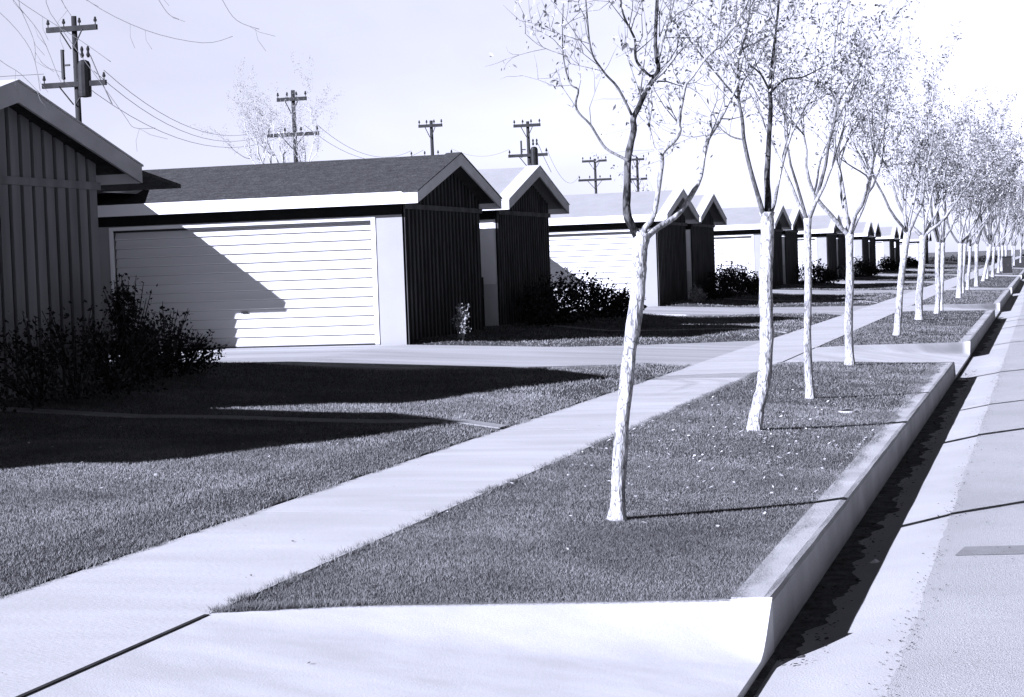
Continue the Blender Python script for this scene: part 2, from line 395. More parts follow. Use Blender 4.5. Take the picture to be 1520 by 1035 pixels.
for k, ap in enumerate(APR):
    # apron slab: dips to the gutter; flared wings rise to the turf at each side
    vs_, fs_ = [], []; xs = np.array([-3.866, -3.6, -3.3, -3.0, -2.7, -2.4, -2.1, -1.85, -1.66, -1.6, -1.53, -1.46, -1.385])
    OFF = [0, .015, .03, .05, .07, .10, .13, .16, .19, .23, .27, .31, .35, .39, .43, .46]
    TY = [('n', o) for o in OFF] + [] + [('f', o) for o in reversed(OFF)]
    cols = len(TY) - 1
    def fr(q, ln):
        o = q[1] * min(1.0, 3.6 / ln) if q[1] < .44 else q[1]
        return o if q[0] == 'n' else 1 - o
    for x in xs:
        y0, y1 = float(ya(ap, 0, x)), float(ya(ap, 1, x))
        top = float(zs(min(x, -1.6))) ; low = float(za(x))
        for j in range(cols + 1):
            y = y0 + (y1 - y0) * fr(TY[j], y1 - y0)
            d = min(y - y0, y1 - y) if k else (y1 - y)
            wd = min(0.70, 0.15 + 1.0 * (top - low) / 0.24) - 0.20 * float(sstep(-2.2, -1.385, x)); rise = (1 - sstep(-0.35 * wd, wd, d)) / (1 - sstep(-0.35 * wd, wd, 0.0))
            vs_.append((float(x), y, low + (top - 0.002 - low) * float(rise)))
    # finer sampling in y near the wings
    nc = cols + 1
    for i in range(len(xs) - 1):
        for j in range(cols):
            a = i*nc + j; fs_.append((a, a+nc, a+nc+1, a+1))
    g = MB(); g.add(vs_, fs_)
    for j in range(cols):                     # lip above the gutter
        a = (len(xs)-1)*nc + j
        p, q = vs_[a], vs_[a+1]
        g.add([p, (p[0]+0.004, p[1], -0.6), (q[0]+0.004, q[1], -0.6), q], [(0,1,2,3)])
    g.build('driveway_apron', M['concrete'], smooth=True, kind='structure')
# open joint between pavement and near apron, silt in the lip of the gutter
g = MB(); g.box(-3.882, -3.858, -2.5, 8.5, -0.01, 0.0035); g.box(-3.878, -3.862, 29.7, 34.2, -0.01, 0.0035)
g.build('expansion_joint', M['crack'], kind='structure')
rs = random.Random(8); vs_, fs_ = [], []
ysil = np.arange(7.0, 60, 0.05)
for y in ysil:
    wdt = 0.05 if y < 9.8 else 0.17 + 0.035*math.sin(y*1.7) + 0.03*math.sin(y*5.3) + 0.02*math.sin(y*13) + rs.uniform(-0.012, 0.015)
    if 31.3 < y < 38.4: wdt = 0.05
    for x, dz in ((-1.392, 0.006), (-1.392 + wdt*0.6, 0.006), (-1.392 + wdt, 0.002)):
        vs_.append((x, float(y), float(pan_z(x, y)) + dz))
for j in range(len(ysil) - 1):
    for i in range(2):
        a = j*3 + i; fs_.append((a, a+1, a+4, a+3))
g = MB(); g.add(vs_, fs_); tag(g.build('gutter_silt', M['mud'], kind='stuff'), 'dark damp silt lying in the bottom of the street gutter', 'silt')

# private driveways and garden paths
for k, p in enumerate(DRIVES):
    if k > 6: continue
    n = len(p); cx = -12.0; 
    # fan of strips in x so that the slab follows the slope
    g = MB(); xs = np.unique(np.concatenate([np.linspace(-17.3, -5.2, 26), [q[0] for q in p]]))
    def yr(x):
        r = []
        for i in range(n):
            (ax, ay), (bx, by) = p[i], p[(i+1) % n]
            if (ax - x) * (bx - x) <= 0 and abs(ax - bx) > 1e-9:
                r.append(ay + (by - ay) * (x - ax) / (bx - ax))
        return min(r), max(r)
    vs_ = []; fs_ = []
    for x in xs:
        a, b = yr(float(min(max(x, -17.299), -5.201))); z = float(zd(x))
        vs_ += [(float(x), a, z - 0.1), (float(x), a, z), (float(x), b, z), (float(x), b, z - 0.1)]
    for i in range(len(xs) - 1):
        a = i*4
        for j in range(3): fs_.append((a+j, a+4+j, a+5+j, a+1+j))
    fs_.append((0,1,2,3)); g.add(vs_, fs_); g.build('driveway', M['drive'], kind='structure')
for k, (a, b) in enumerate(PATHS):
    vs_, fs_ = [], []
    xs = np.linspace(-5.2, -10.6, 14)
    for i, x in enumerate(xs):
        y = a + (b - a) * i / 13; z = float(lawn_z(np.array([x]), np.array([y]))[0]) + 0.012
        vs_ += [(float(x), y - 0.15, z), (float(x), y + 0.15, z), (float(x), y - 0.15, z - 0.12), (float(x), y + 0.15, z - 0.12)]
    for i in range(13):
        q = i*4; fs_ += [(q, q+1, q+5, q+4), (q, q+4, q+6, q+2), (q+1, q+3, q+7, q+5)]
    g = MB(); g.add(vs_, fs_); g.build('garden_path', M['drive'], kind='structure')

# ------------------------------------------------------------------ grass blades
rngn = np.random.default_rng(7)
def blades(name, x, y, z, h, wd, label, m=None):
    n = len(x); a = rngn.uniform(0, 2*np.pi, n); lean = rngn.uniform(0.2, 1.4, n) * h; la = rngn.uniform(0, 2*np.pi, n)
    hh = h * rngn.uniform(0.6, 1.25, n)
    dx, dy = np.cos(a) * wd * 0.5, np.sin(a) * wd * 0.5
    v = np.empty((n, 3, 3))
    v[:,0] = np.stack([x - dx, y - dy, z - 0.01], 1); v[:,1] = np.stack([x + dx, y + dy, z - 0.01], 1)
    v[:,2] = np.stack([x + np.cos(la)*lean, y + np.sin(la)*lean, z + hh], 1)
    o = np_mesh(name, v.reshape(-1, 3), 3, m or M['grass']); tag(o, label, 'grass', kind='stuff'); return o
def scatter(x0, x1, y0, y1, dens):
    n = int((x1-x0)*(y1-y0)*dens); return rngn.uniform(x0, x1, n), rngn.uniform(y0, y1, n)
# verge
px, py = [], []
for (a, b, d) in ((8.4, 12, 16000), (12, 16, 9500), (16, 22, 4000), (22, 32, 1200), (32, 46, 500), (46, 90, 170), (90, 180, 40)):
    x, y = scatter(-3.93, -1.53, a, b, d)
    ok = np.zeros(len(x), bool)
    wob = 0.035*np.sin(y*3.1) + 0.03*np.sin(y*7.7 + 1) + 0.02*np.sin(y*19) + rngn.normal(0.012, 0.045, len(y))
    for lo, hi in SEG:
        ok |= (y > ya(lo, 1, x) + np.abs(rngn.normal(0, 0.03, len(y)))) & (y < ya(hi, 0, x) + rngn.normal(0.01, 0.05, len(y)))
    ok &= (x < -1.60 + wob) & (x > -3.88 + 0.5*wob)
    px.append(x[ok]); py.append(y[ok])
n = 30000; y = 8.5 + 22*rngn.random(n)**1.5; x = -3.87 + rngn.normal(-0.005, 0.022, n) + 0.02*np.sin(y*5.1)*np.sin(y*1.7)
ok = (y > ya(SEG[0][0], 1, x) - 0.02) & (y < ya(SEG[0][1], 0, x)); px.append(x[ok]); py.append(y[ok])
n = 16000; x = rngn.uniform(-3.88, -1.6, n); y = ya(SEG[0][0], 1, x) + np.abs(rngn.normal(0.0, 0.03, n)) - 0.012; px.append(x); py.append(y)
n = 24000; y = 10.0 + 21*rngn.random(n)**1.5; x = -1.58 + rngn.normal(0, 0.028, n) + 0.03*np.sin(y*3.1) + 0.02*np.sin(y*9.0)
ok = (y > ya(SEG[0][0], 1, x)) & (y < ya(SEG[0][1], 0, x)); px.append(x[ok]); py.append(y[ok])
x = np.concatenate(px); y = np.concatenate(py)
sz = np.clip(y / 14, 0.8, 6)
blades('verge_grass', x, y, zs(x) - 0.012, 0.014*np.clip(sz, 1, 2.0), 0.0052*sz, 'short mown turf growing in the tree verge beside the kerb')
px, py = [], []
for (a, b, d) in ((7.5, 12, 10000), (12, 16, 7500), (16, 22, 3200), (22, 32, 900), (32, 46, 400), (46, 90, 130), (90, 200, 30)):
    x, y = scatter(-13.5, -5.15, a, b, d)
    ok = np.ones(len(x), bool)
    # only what can be seen: right of the left frame edge, with a margin
    ok &= x > -0.58*y - 1.5
    for p in DRIVES:
        s_ = (y > min(q[1] for q in p) - .2) & (y < max(q[1] for q in p) + .2)
        if s_.any():
            xx, yy = x[s_] + rngn.normal(0, .04, s_.sum()), y[s_] + rngn.normal(0, .06, s_.sum())
            ins = in_poly(xx, yy, p); t = ok[s_]; t &= ~ins; ok[s_] = t
    for pa, pb in PATHS:
        t = (-5.2 - x) / 5.4; yc = pa + (pb - pa) * t; ok &= ~((np.abs(y - yc) < 0.13) & (x > -10.6))
    for yg, yh, dx, hw in UNITS:
        ok &= ~((x < -10.86 + dx) & (((y > yg - 2.5) & (y < yg + 2.5)) | ((y > yh - hw + .4) & (y < yh + hw - .4))))
    ok &= x < -5.2 + 0.03*np.sin(y*4.3) + rngn.normal(0, 0.03, len(x))
    px.append(x[ok]); py.append(y[ok])
x = np.concatenate(px); y = np.concatenate(py); sz = np.clip(y / 14, 0.8, 6)
blades('lawn_grass', x, y, lawn_z(x, y), 0.0155*np.clip(sz, 1, 2.0), 0.0056*sz, 'mown front lawn turf between the pavement and the dark houses', M['lawn_grass'])

# longer unclipped tufts along the edges of the paving
n = 2600; t = rngn.random(n)**2.2; x = -3.80 + 0.55*t + rngn.normal(0, .03, n); y = ya(SEG[0][0], 1, x) + np.abs(rngn.normal(0, .06, n))
xs_, ys_ = [x], [y]
c = 8.6 + 20*rngn.random(160)**1.4; k = np.repeat(np.arange(160), 28); xs_.append(-3.875 + rngn.normal(0, .02, len(k)) + np.repeat(rngn.uniform(-.015, .03, 160), 28)); ys_.append(c[k] + rngn.normal(0, .035, len(k)))
x = np.concatenate(xs_); y = np.concatenate(ys_); blades('edge_tufts', x, y, zs(x) - .01, np.full(len(x), .038), np.full(len(x), .0055), 'ragged unclipped grass tufts where the verge turf meets the pavement')
c = 8.0 + 22*rngn.random(150)**1.4; k = np.repeat(np.arange(150), 26); x = -5.215 + rngn.normal(0, .02, len(k)) + np.repeat(rngn.uniform(-.02, .02, 150), 26); y = c[k] + rngn.normal(0, .04, len(k))
ok = ~((y > 29.4) & (y < 38)); x, y = x[ok], y[ok]
blades('edge_tufts', x, y, np.zeros(len(x)), np.full(len(x), .04), np.full(len(x), .0055), 'ragged grass tufts where the front lawn meets the pavement', M['lawn_grass'])

# fallen leaves on verge and lawn, litter on the road
def flat_bits(name, x, y, z, size, m, label, cat):
    n = len(x); a = rngn.uniform(0, 2*np.pi, n); s1 = size*rngn.uniform(.6, 1.3, n); s2 = s1*rngn.uniform(.35, .7, n)
    t = rngn.uniform(-.5, .5, (n, 2))
    v = np.empty((n, 4, 3))
    for i, (u, w_) in enumerate(((-1,0),(0,-1),(1,0),(0,1))):
        ox = u*s1*np.cos(a) - w_*s2*np.sin(a); oy = u*s1*np.sin(a) + w_*s2*np.cos(a)
        v[:,i] = np.stack([x + ox, y + oy, z + ox*t[:,0] + oy*t[:,1] + size*.35], 1)
    o = np_mesh(name, v.reshape(-1,3), 4, m); tag(o, label, cat, kind='stuff'); return o
n = 520
x = np.clip(rngn.normal(-2.7, 0.75, n), -3.8, -1.65); y = rngn.normal(17.8, 2.6, n); y = np.clip(y, 10.4, 29)
x2, y2 = scatter(-3.8, -1.7, 10, 29, 1.5); x = np.concatenate([x, x2]); y = np.concatenate([y, y2])
flat_bits('fallen_leaves', x, y, zs(x) + 0.011, 0.017, M['deadleaf'], 'pale fallen leaves scattered over the verge turf under the trees', 'leaves')
x, y = scatter(-10, -5.4, 9, 22, 1.6)
flat_bits('fallen_leaves', x, y, lawn_z(x, y) + 0.014, 0.016, M['deadleaf'], 'pale fallen leaves dotted over the front lawn', 'leaves')
x, y = scatter(-1.37, -1.12, 9.6, 34, 150)
flat_bits('gutter_litter', x, y, pan_z(x, y) + 0.006, 0.014, M['darkdebris'], 'dark leaf litter and twigs lying along the gutter', 'litter')
x = rngn.normal(-0.72, 0.05, 900); y = 7.5 + 30*rngn.random(900)**1.6
x2, y2 = scatter(-1.1, 0.6, 7.5, 22, 3.0); x = np.concatenate([x, x2]); y = np.concatenate([y, y2])
zz = np.where(x < -0.716, pan_z(x, y), road_z(x, y) + 0.002)
flat_bits('road_grit', x, y, zz + 0.003, 0.008, M['darkdebris'], 'fine dark grit along the edge of the road surface', 'grit')
x, y = scatter(-5.1, -1.8, 7.0, 20, 0.9); ok = (x < -3.95) | (y < 8.3)
x, y = x[ok], y[ok]; zz = np.where(x < -3.87, 0.0, za(x))
flat_bits('pavement_grit', x, y, zz + 0.004, 0.010, M['darkdebris'], 'a few dark specks of grit on the pale pavement', 'grit')

# paper scrap and valve cover
g = MB(); g.add([(-1.14,12.89,-0.448),(-1.09,12.88,-0.445),(-1.075,12.95,-0.425),(-1.11,12.98,-0.42),(-1.15,12.94,-0.43),(-1.11,12.925,-0.40)],
                [(0,1,5),(1,2,5),(2,3,5),(3,4,5),(4,0,5)])
tag(g.build('paper_scrap', M['paper']), 'small crumpled white paper scrap lying in the gutter', 'litter')
v = empty('valve_cover', (-2.1, 21.5, float(zs(-2.1))), 'small pale oval valve cover set in the verge near the third tree', 'cover')
g = MB(); g.lathe(0, 0, [(0.10, -0.05), (0.10, 0.008), (0.09, 0.012), (0.076, 0.012)], 20); g.build('rim', M['drive'], v)
g = MB(); g.lathe(0, 0, [(0.073, -0.04), (0.073, 0.014), (0.03, 0.024), (0.01, 0.024)], 16); g.build('lid', M['metal'], v)

# ------------------------------------------------------------------ houses
ZR, ZE, TH = 3.75, 2.97, 0.08
def gable_building(kind, name, label, group, yc, xf, xb, hw, wn, wf, zb, roof_mat, style, door=None, opts=None):
    """ridge runs along X; gable end faces the street (+X). y given relative to yc."""
    root = empty(name, (xf, yc, zb), label, kind, group)
    ox, oz = -xf, -zb
    def L_(poly): return [(y, z + oz) for y, z in poly]
    slope = (ZR - ZE) / hw
    def under(y): return ZR - TH - slope * abs(y)
    X = lambda x: x + ox
    xw = xf - 0.35                                   # face of the gable wall
    # roof slabs: two, meeting at the ridge, on a mesh of their own
    g = MB(); g.prism_x(L_([(-hw, ZE), (-hw, ZE-TH), (0, ZR-TH), (hw, ZE-TH), (hw, ZE), (0, ZR)][::-1]), X(xb), X(xf))
    if style == 'dark':                                # courses of shingles on the slope that faces the camera
        nrow = 14
        for i in range(nrow):
            y0 = -hw + hw*i/nrow; y1 = -hw + hw*(i+1)/nrow
            z0 = ZE + slope*(y0+hw); z1 = ZE + slope*(y1+hw)
            g.prism_x(L_([(y0, z0+0.001), (y1+0.02, z1+0.001+slope*.02), (y1, z1+0.004), (y0, z0+0.008)]), X(xb), X(xf)-0.001)
    roof = g.build('roof', roof_mat, root)
    g = MB(); g.box(X(xb), X(xf)+0.002, -hw-0.028, -hw-0.001, ZE-0.20+oz, ZE+0.012+oz); g.build('fascia', M['white'], root)
    g = MB(); g.box(X(xb), X(xf)+0.002, hw+0.001, hw+0.028, ZE-0.20+oz, ZE+0.012+oz); g.build('fascia', M['white'], root)
    # rake boards (the chevron) and a thin drip edge above them
    dp = 0.20
    for s in (-1, 1):
        g = MB(); poly = [(0, ZR+0.012), (s*(hw+0.03), ZE+0.012-slope*.03), (s*(hw+0.03), ZE-dp), (0, ZR-dp-0.01)]
        if s > 0: poly = poly[::-1]
        g.prism_x(L_(poly), X(xf)+0.003, X(xf)+0.036); g.build('rake_board', M['rake'], root)
        g = MB(); poly = [(0, ZR+0.034), (s*(hw+0.05), ZE+0.034-slope*.05), (s*(hw+0.05), ZE+0.013-slope*.05), (0, ZR+0.013)]
        if s > 0: poly = poly[::-1]
        g.prism_x(L_(poly), X(xf)-0.25, X(xf)+0.05); g.build('drip_edge', roof_mat if style == 'dark' else M['rake'], root)
    # body
    body_top = [(wf, under(wf)-0.004), (0, under(0)-0.004)]
    yn = wn + (0.13 if door else 0.0)
    g = MB(); g.prism_x(L_([(yn, zb-0.3), (wf, zb-0.3)] + body_top + [(yn, under(yn)-0.004)]), X(xb)+0.3, X(xw)-0.05)
    g.build('wall', M['pier'] if door else M['white'], root)
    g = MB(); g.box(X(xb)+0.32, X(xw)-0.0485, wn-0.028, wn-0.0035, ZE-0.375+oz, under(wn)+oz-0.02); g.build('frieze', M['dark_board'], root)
    if not door and style == 'batten':
        g = MB(); g.box(X(xw)-1.6, X(xw)-0.08, wn-0.012, wn-0.0035, 1.25+oz, ZE-0.40+oz); g.build('painted_sunlight_sheet', M['painted_sunlight'], root)  # extra white sheet painting sunlight onto the near wall
    # boards on the gable wall
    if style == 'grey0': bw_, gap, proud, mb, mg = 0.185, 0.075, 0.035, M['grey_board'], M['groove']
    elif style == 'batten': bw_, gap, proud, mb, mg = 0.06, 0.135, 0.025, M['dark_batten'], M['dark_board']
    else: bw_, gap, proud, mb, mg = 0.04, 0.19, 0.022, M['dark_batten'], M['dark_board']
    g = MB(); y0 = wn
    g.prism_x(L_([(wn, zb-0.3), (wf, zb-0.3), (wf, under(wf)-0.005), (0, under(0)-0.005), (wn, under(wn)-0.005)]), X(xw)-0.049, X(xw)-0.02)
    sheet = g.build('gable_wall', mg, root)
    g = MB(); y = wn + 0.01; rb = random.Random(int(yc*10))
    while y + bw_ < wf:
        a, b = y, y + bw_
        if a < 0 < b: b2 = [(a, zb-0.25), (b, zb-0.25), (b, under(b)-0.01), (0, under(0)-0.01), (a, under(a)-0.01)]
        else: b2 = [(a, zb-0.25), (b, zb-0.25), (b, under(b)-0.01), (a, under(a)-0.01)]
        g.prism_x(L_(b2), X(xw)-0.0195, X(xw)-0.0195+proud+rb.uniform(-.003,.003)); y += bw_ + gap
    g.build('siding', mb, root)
    zt = ZE - 0.28
    g = MB(); g.box(X(xw)+0.017, X(xw)+0.045, wn-0.002, wf+0.002, zt+oz, zt+0.09+oz); g.build('belt_trim', mb, root)
    if door:
        x0, x1, zt, z0 = door                                  # opening
        zs_, ze_ = z0 + oz, zt + oz
        yb, yf = yn - 0.001, wn
        g = MB(); g.box(X(x1), X(xw)-0.02, yf, yb, zb-0.3+oz, under(wn)+oz-0.01); g.build('door_pier', M['pier'], root)
        g = MB(); g.box(X(xb)+0.3, X(x0), yf, yb, zb-0.3+oz, under(wn)+oz-0.01); g.build('door_jamb', M['pier'], root)
        g = MB(); g.box(X(x0), X(x1), yf+0.002, yb, ze_, under(wn)+oz-0.012); g.build('door_header', M['header'], root)
        g = MB(); g.box(X(x0)-0.05, X(x0)+0.03, yf-0.02, yf-0.001, zs_, ze_+0.05); g.box(X(x1)-0.03, X(x1)+0.05, yf-0.02, yf-0.001, zs_, ze_+0.05); g.box(X(x0)+0.03, X(x1)-0.03, yf-0.022, yf-0.001, ze_-0.015, ze_+0.05)
        g.build('door_casing', M['white'], root)
        g = MB(); g.box(X(x0)+0.031, X(x1)-0.031, yf-0.012, yf+0.055, ze_-0.055, ze_-0.016); g.build('door_head_shade', M['metal'], root)  # dark strip painting the recess shadow under the casing head
        g = MB(); nrow = 13; hgt = (ze_ - zs_ - 0.03) / nrow
        for i in range(nrow):
            a = zs_ + 0.005 + i*hgt; b = a + hgt
            g.prism_x([(yf+0.075, a), (yf+0.10, a), (yf+0.10, b), (yf+0.094, b), (yf+0.094, b-0.012), (yf+0.07, a+0.02)][::-1] if False else
                      [(yf+0.050, a+0.020), (yf+0.064, a+0.007), (yf+0.11, a+0.007), (yf+0.11, b), (yf+0.10, b)], X(x0)+0.031, X(x1)-0.031)
        dr = g.build('garage_door', M['doorpaint'], root)
        xm = X(x0) + (x1-x0)*0.5
        g = MB(); g.box(xm-0.06, xm+0.06, yf+0.035, yf+0.05, zs_+0.62, zs_+0.65); g.box(xm-0.055, xm-0.04, yf+0.05, yf+0.085, zs_+0.625, zs_+0.645); g.box(xm+0.04, xm+0.055, yf+0.05, yf+0.085, zs_+0.625, zs_+0.645)
        g.build('handle', M['metal'], dr)
        g = MB(); g.box(X(x0)+0.03, X(x1)-0.03, yf+0.062, yf+0.12, zs_-0.25, zs_+0.004); g.build('door_sill', M['metal'], root)
    return root

GN = ['', 'nearest', 'second', 'third', 'fourth', 'fifth', 'sixth', 'farthest']
for k, (yg, yh, dx, hwh) in enumerate(UNITS):
    xf = -10.55 + dx; zb = 0.34
    if k == 0:
        gl = 'dark garage just out of view at the left, casting a shadow on the lawn'
        hl = 'grey board and batten gable house at the left edge, closest to the camera'
    elif k == 1:
        gl = 'white garage with dark shingle roof and roof shadow slanting across its door'
        hl = 'dark battened gable house right behind the dark roofed garage'
    else:
        gl = f'white door garage with pale roof, {GN[k]} garage along the street from the camera'
        hl = f'dark gable house with pale roof, standing just beyond the {GN[k]} garage'
        if k == 7:
            gl = 'white garage with pale roof, farthest garage at the end of the row'; hl = 'dark gable house standing beyond the farthest garage of the row'
    rm = M['roof_dark'] if k in (0, 1) else M['roof_pale']
    st = 'dark' if k in (0, 1) else 'plain'
    ga = gable_building('garage', 'garage', gl, 'garages along the street', yg, xf, -17.7+dx, 2.72 if k else 2.42, -2.35 if k else -2.1, 2.5 if k else 2.15, zb, rm, st, door=(-16.6+dx, -11.5+dx, 2.53, 0.30))
    gable_building('house', 'gable_house', hl, 'dark gable houses along the street', yh, xf, -18.5+dx, hwh, -hwh+0.42, hwh-0.40, zb, M['roof_dark'] if k == 0 else M['roof_pale'], 'grey0' if k == 0 else 'batten')
    if k >= 1:
        # flat roofed wing at the back of the lot, its eave corner shades the garage door
        ox, oy, oz = -xf, -yg, -zb
        def b(g, x0, x1, y0, y1, z0, z1): g.box(x0+ox+dx, x1+ox+dx, y0, y1, z0+oz, z1+oz)
        g = MB(); b(g, -24.5, -17.72, -5.95, -0.2, 0.0, 3.2); b(g, -17.721, -16.98, -5.95, -2.45, 0.0, 3.2); wv = g.build('rear_wing', M['grey_board'], ga)
        g = MB(); b(g, -25, -16.3, -6.3, 0.0, 3.215, 3.36); g.build('flat_roof', M['roof_dark'], wv)
        g = MB(); b(g, -25, -16.28, -6.33, -6.301, 3.20, 3.38); b(g, -16.299, -16.27, -6.30, 0.0, 3.20, 3.38); g.build('flat_roof_fascia', M['rake'], wv)

for k in range(1, 7):
    yg, yh, dx, hw = UNITS[k]; y0, y1 = yg + 2.52, yh - hw + 0.40
    gt = empty('side_gate', (-11.25 + dx, y0, 0.3), f'low dark board gate closing the gap beside the {GN[k]} garage', 'gate', 'gates between garages and houses')
    g = MB(); nb = 7; wd = (y1 - y0) / nb
    for i in range(nb): g.box(-.012, .012, i*wd + .008, (i+1)*wd - .008, .04, 1.10 + .01*(i % 2))
    g.build('boards', M['dark_board'], gt)
    g = MB(); g.box(-.05, -.0125, .01, y1-y0-.01, .2, .29); g.box(-.05, -.0125, .01, y1-y0-.01, .88, .97); g.build('rail', M['dark_batten'], gt)
    g = MB(); g.box(.0125, .04, y1-y0-.2, y1-y0-.12, .7, .74); g.build('latch', M['metal'], gt)

# small lean-to roof behind the nearest house (its pointed eave shows against the garage roof)
lt = empty('lean_to_roof', (-10.9, 21.7, 2.4), 'small dark pointed porch roof on posts behind the grey battened house', 'porch')
g = MB()
pts = [(-4.5, 0.05, 0.56), (0.3, 0.05, 0.56), (0.3, 1.35, 0.40), (-4.5, 1.35, 0.40)]
g.add([(x, y, z) for x, y, z in pts] + [(x, y, z-0.05) for x, y, z in pts], [(0,1,2,3), (7,6,5,4), (0,4,5,1), (1,5,6,2), (2,6,7,3), (3,7,4,0)])
g.build('roof', M['roof_dark'], lt)
g = MB(); g.box(-4.3, -4.2, 1.12, 1.22, -2.1, 0.36); g.build('post', M['dark_board'], lt)
g = MB(); g.box(-1.6, -1.5, 1.12, 1.22, -2.1, 0.36); g.build('post', M['dark_board'], lt)

# ------------------------------------------------------------------ vegetation
def leaves_mesh(name, pts, size, m, parent, rng, droop=0.4, aspect=0.33):
    pts = np.asarray(pts); n = len(pts)
    d = rng.normal(0, 1, (n, 3)); d[:,2] -= droop; d /= np.linalg.norm(d, axis=1)[:,None]
    e = rng.normal(0, 1, (n, 3)); e -= d*np.sum(d*e, 1)[:,None]; e /= np.linalg.norm(e, axis=1)[:,None]
    nn = np.cross(d, e)
    s = size*rng.uniform(.55, 1.3, n)[:,None]; v = np.empty((n, 4, 3))
    v[:,0] = pts; v[:,1] = pts + d*s*.5 + e*s*aspect*.6; v[:,2] = pts + d*s + nn*s*.12; v[:,3] = pts + d*s*.5 - e*s*aspect*.6
    return np_mesh(name, v.reshape(-1,3), 4, m, parent)

def grow(mb, tips, p, d, r, length, depth, rng, mi, up=0.25, sides=6, wander=0.22, children=(3, 4), spread=(0.45, 0.95)):
    nseg = max(3, int(length / (0.22 if depth > 1 else 0.14)))
    pts = [Vector(p)]; rad = [r]; d = Vector(d).normalized(); nodes = []
    for i in range(nseg):
        d = (d + Vector((rng.gauss(0, wander), rng.gauss(0, wander), rng.gauss(0, wander) + up*0.35))).normalized()
        pts.append(pts[-1] + d * (length/nseg)); rad.append(r * (1 - 0.72*(i+1)/nseg))
        nodes.append((pts[-1].copy(), d.copy(), rad[-1], (i+1)/nseg))
    mb.tube(pts, rad, sides if r > 0.012 else (5 if r > 0.006 else 3), mi, cap=False)
    if depth == 0:
        for q, dd, rr, t in nodes: tips.append(q)
        return
    for q, dd, rr, t in nodes:
        if depth == 1 and t > 0.3: tips.append(q)
    nc = rng.randint(*children)
    for c in range(nc):
        q, dd, rr, t = nodes[min(len(nodes)-1, int(len(nodes)*rng.uniform(0.3, 1.0)))]
        ax = dd.orthogonal().normalized(); ax.rotate(__import__('mathutils').Quaternion(dd, rng.uniform(0, 2*math.pi)))
        a = rng.uniform(*spread); nd = dd*math.cos(a) + ax*math.sin(a)
        grow(mb, tips, q, nd, max(rr*0.75, 0.0022), length*rng.uniform(.45, .72), depth-1, rng, mi if rng.random() < .7 else 1, up, max(4, sides-1), wander, children, spread)

def twig_out(mb, tips, pts, rad, rng, n, ln, mi, from_t=0.35, depth=1):
    for c in range(n):
        t = rng.uniform(from_t, 1.0); i = min(len(pts)-2, int(t*(len(pts)-1)))
        p = Vector(pts[i]).lerp(Vector(pts[i+1]), rng.random()); d = (Vector(pts[i+1]) - Vector(pts[i])).normalized()
        ax = d.orthogonal().normalized(); ax.rotate(__import__('mathutils').Quaternion(d, rng.uniform(0, 2*math.pi)))
        a = rng.uniform(.4, 1.0)
        grow(mb, tips, p, d*math.cos(a) + ax*math.sin(a), max(rad*0.45, 0.003), ln*rng.uniform(.6, 1.3), depth, rng, mi, 0.3, 5, 0.22, (2, 4))

TMATS = None
def tree_mats(): return [M['whitewash'], M['bark'], M['pale_bark'], M['dark_bark']]
MI = {'trunk': 0, 'bark': 1, 'pale': 2, 'dark': 3, 'stem': 3}

def smooth_pts(pts, rad, sub=3):
    out, ro = [], []
    P = [Vector(p) for p in pts]
    for i in range(len(P)-1):
        p0 = P[max(i-1, 0)]; p1 = P[i]; p2 = P[i+1]; p3 = P[min(i+2, len(P)-1)]
        for j in range(sub):
            t = j/sub
            q = 0.5*((2*p1) + (p2-p0)*t + (2*p0-5*p1+4*p2-p3)*t*t + (3*p1-p0-3*p2+p3)*t**3)
            out.append(q); ro.append(rad[i]*(1-t) + rad[i+1]*t)
    out.append(P[-1]); ro.append(rad[-1]); return out, ro

def leaf_points(tips, n, rng, jit):
    if not tips: return []
    r = np.random.default_rng(rng.randint(0, 10**6)); T = np.array([tuple(t) for t in tips])
    # leaves come in bunches: choose a subset of tips and put several on each
    k = r.choice(len(T), size=max(1, n//4)); k = np.repeat(k, 4)[:n]
    return T[k] + r.normal(0, jit, (len(k), 3))

def drawn_tree(label, limbs, base, nleaf, leafsize, seed, twigs, rs_):
    rng = random.Random(seed); root = empty('street_tree', base, label, 'tree', 'street trees in the verge')
    B = Vector(base); mb = MB(); tips = []
    for name, r0, r1, pts in limbs:
        r0 *= rs_; r1 *= max(rs_, .75)
        pts = [Vector(p) - B for p in pts]; n = len(pts)
        rad = [r0 + (r1-r0)*(i/(n-1))**0.8 for i in range(n)]
        if name == 'trunk':
            rad = [r0*1.18] + rad[1:]
            pts2, rad2 = smooth_pts(pts, rad, 6)
            ph = rng.uniform(0, 6)
            rad2 = [r*(1 + 0.05*math.sin(i*1.3+ph) + rng.uniform(-.03, .03)) for i, r in enumerate(rad2)]
            rad2[-1] *= 1.12; rad2[-2] *= 1.1; rad2[-4] *= 1.05; rad2[0] *= 1.55; rad2[1] *= 1.25; rad2[2] *= 1.08
            mb.tube(pts2, rad2, 22, 0, 0.06, rng)
            continue
        pts2, rad2 = smooth_pts(pts, rad, 3)
        rad2 = [r*(1+rng.uniform(-.06, .06)) for r in rad2]
        mi = MI[name]
        mb.tube(pts2, rad2, 10 if r0 > .02 else 6, mi, 0.05, rng)
        nt_, ln = twigs
        if len(pts) > 4 or r0 < .02:
            twig_out(mb, tips, pts2, r1*1.6, rng, nt_ if len(pts) > 5 else nt_//2, ln, 1, 0.45 if r0 > .02 else 0.3)
            tips += [p for p in pts2[int(len(pts2)*.75):]]
    mb.build('trunk', tree_mats(), root, smooth=True)
    leaves_mesh('crown', leaf_points(tips, nleaf, rng, 0.04), leafsize, M['leaf'], root, np.random.default_rng(seed), 0.6)
    return root

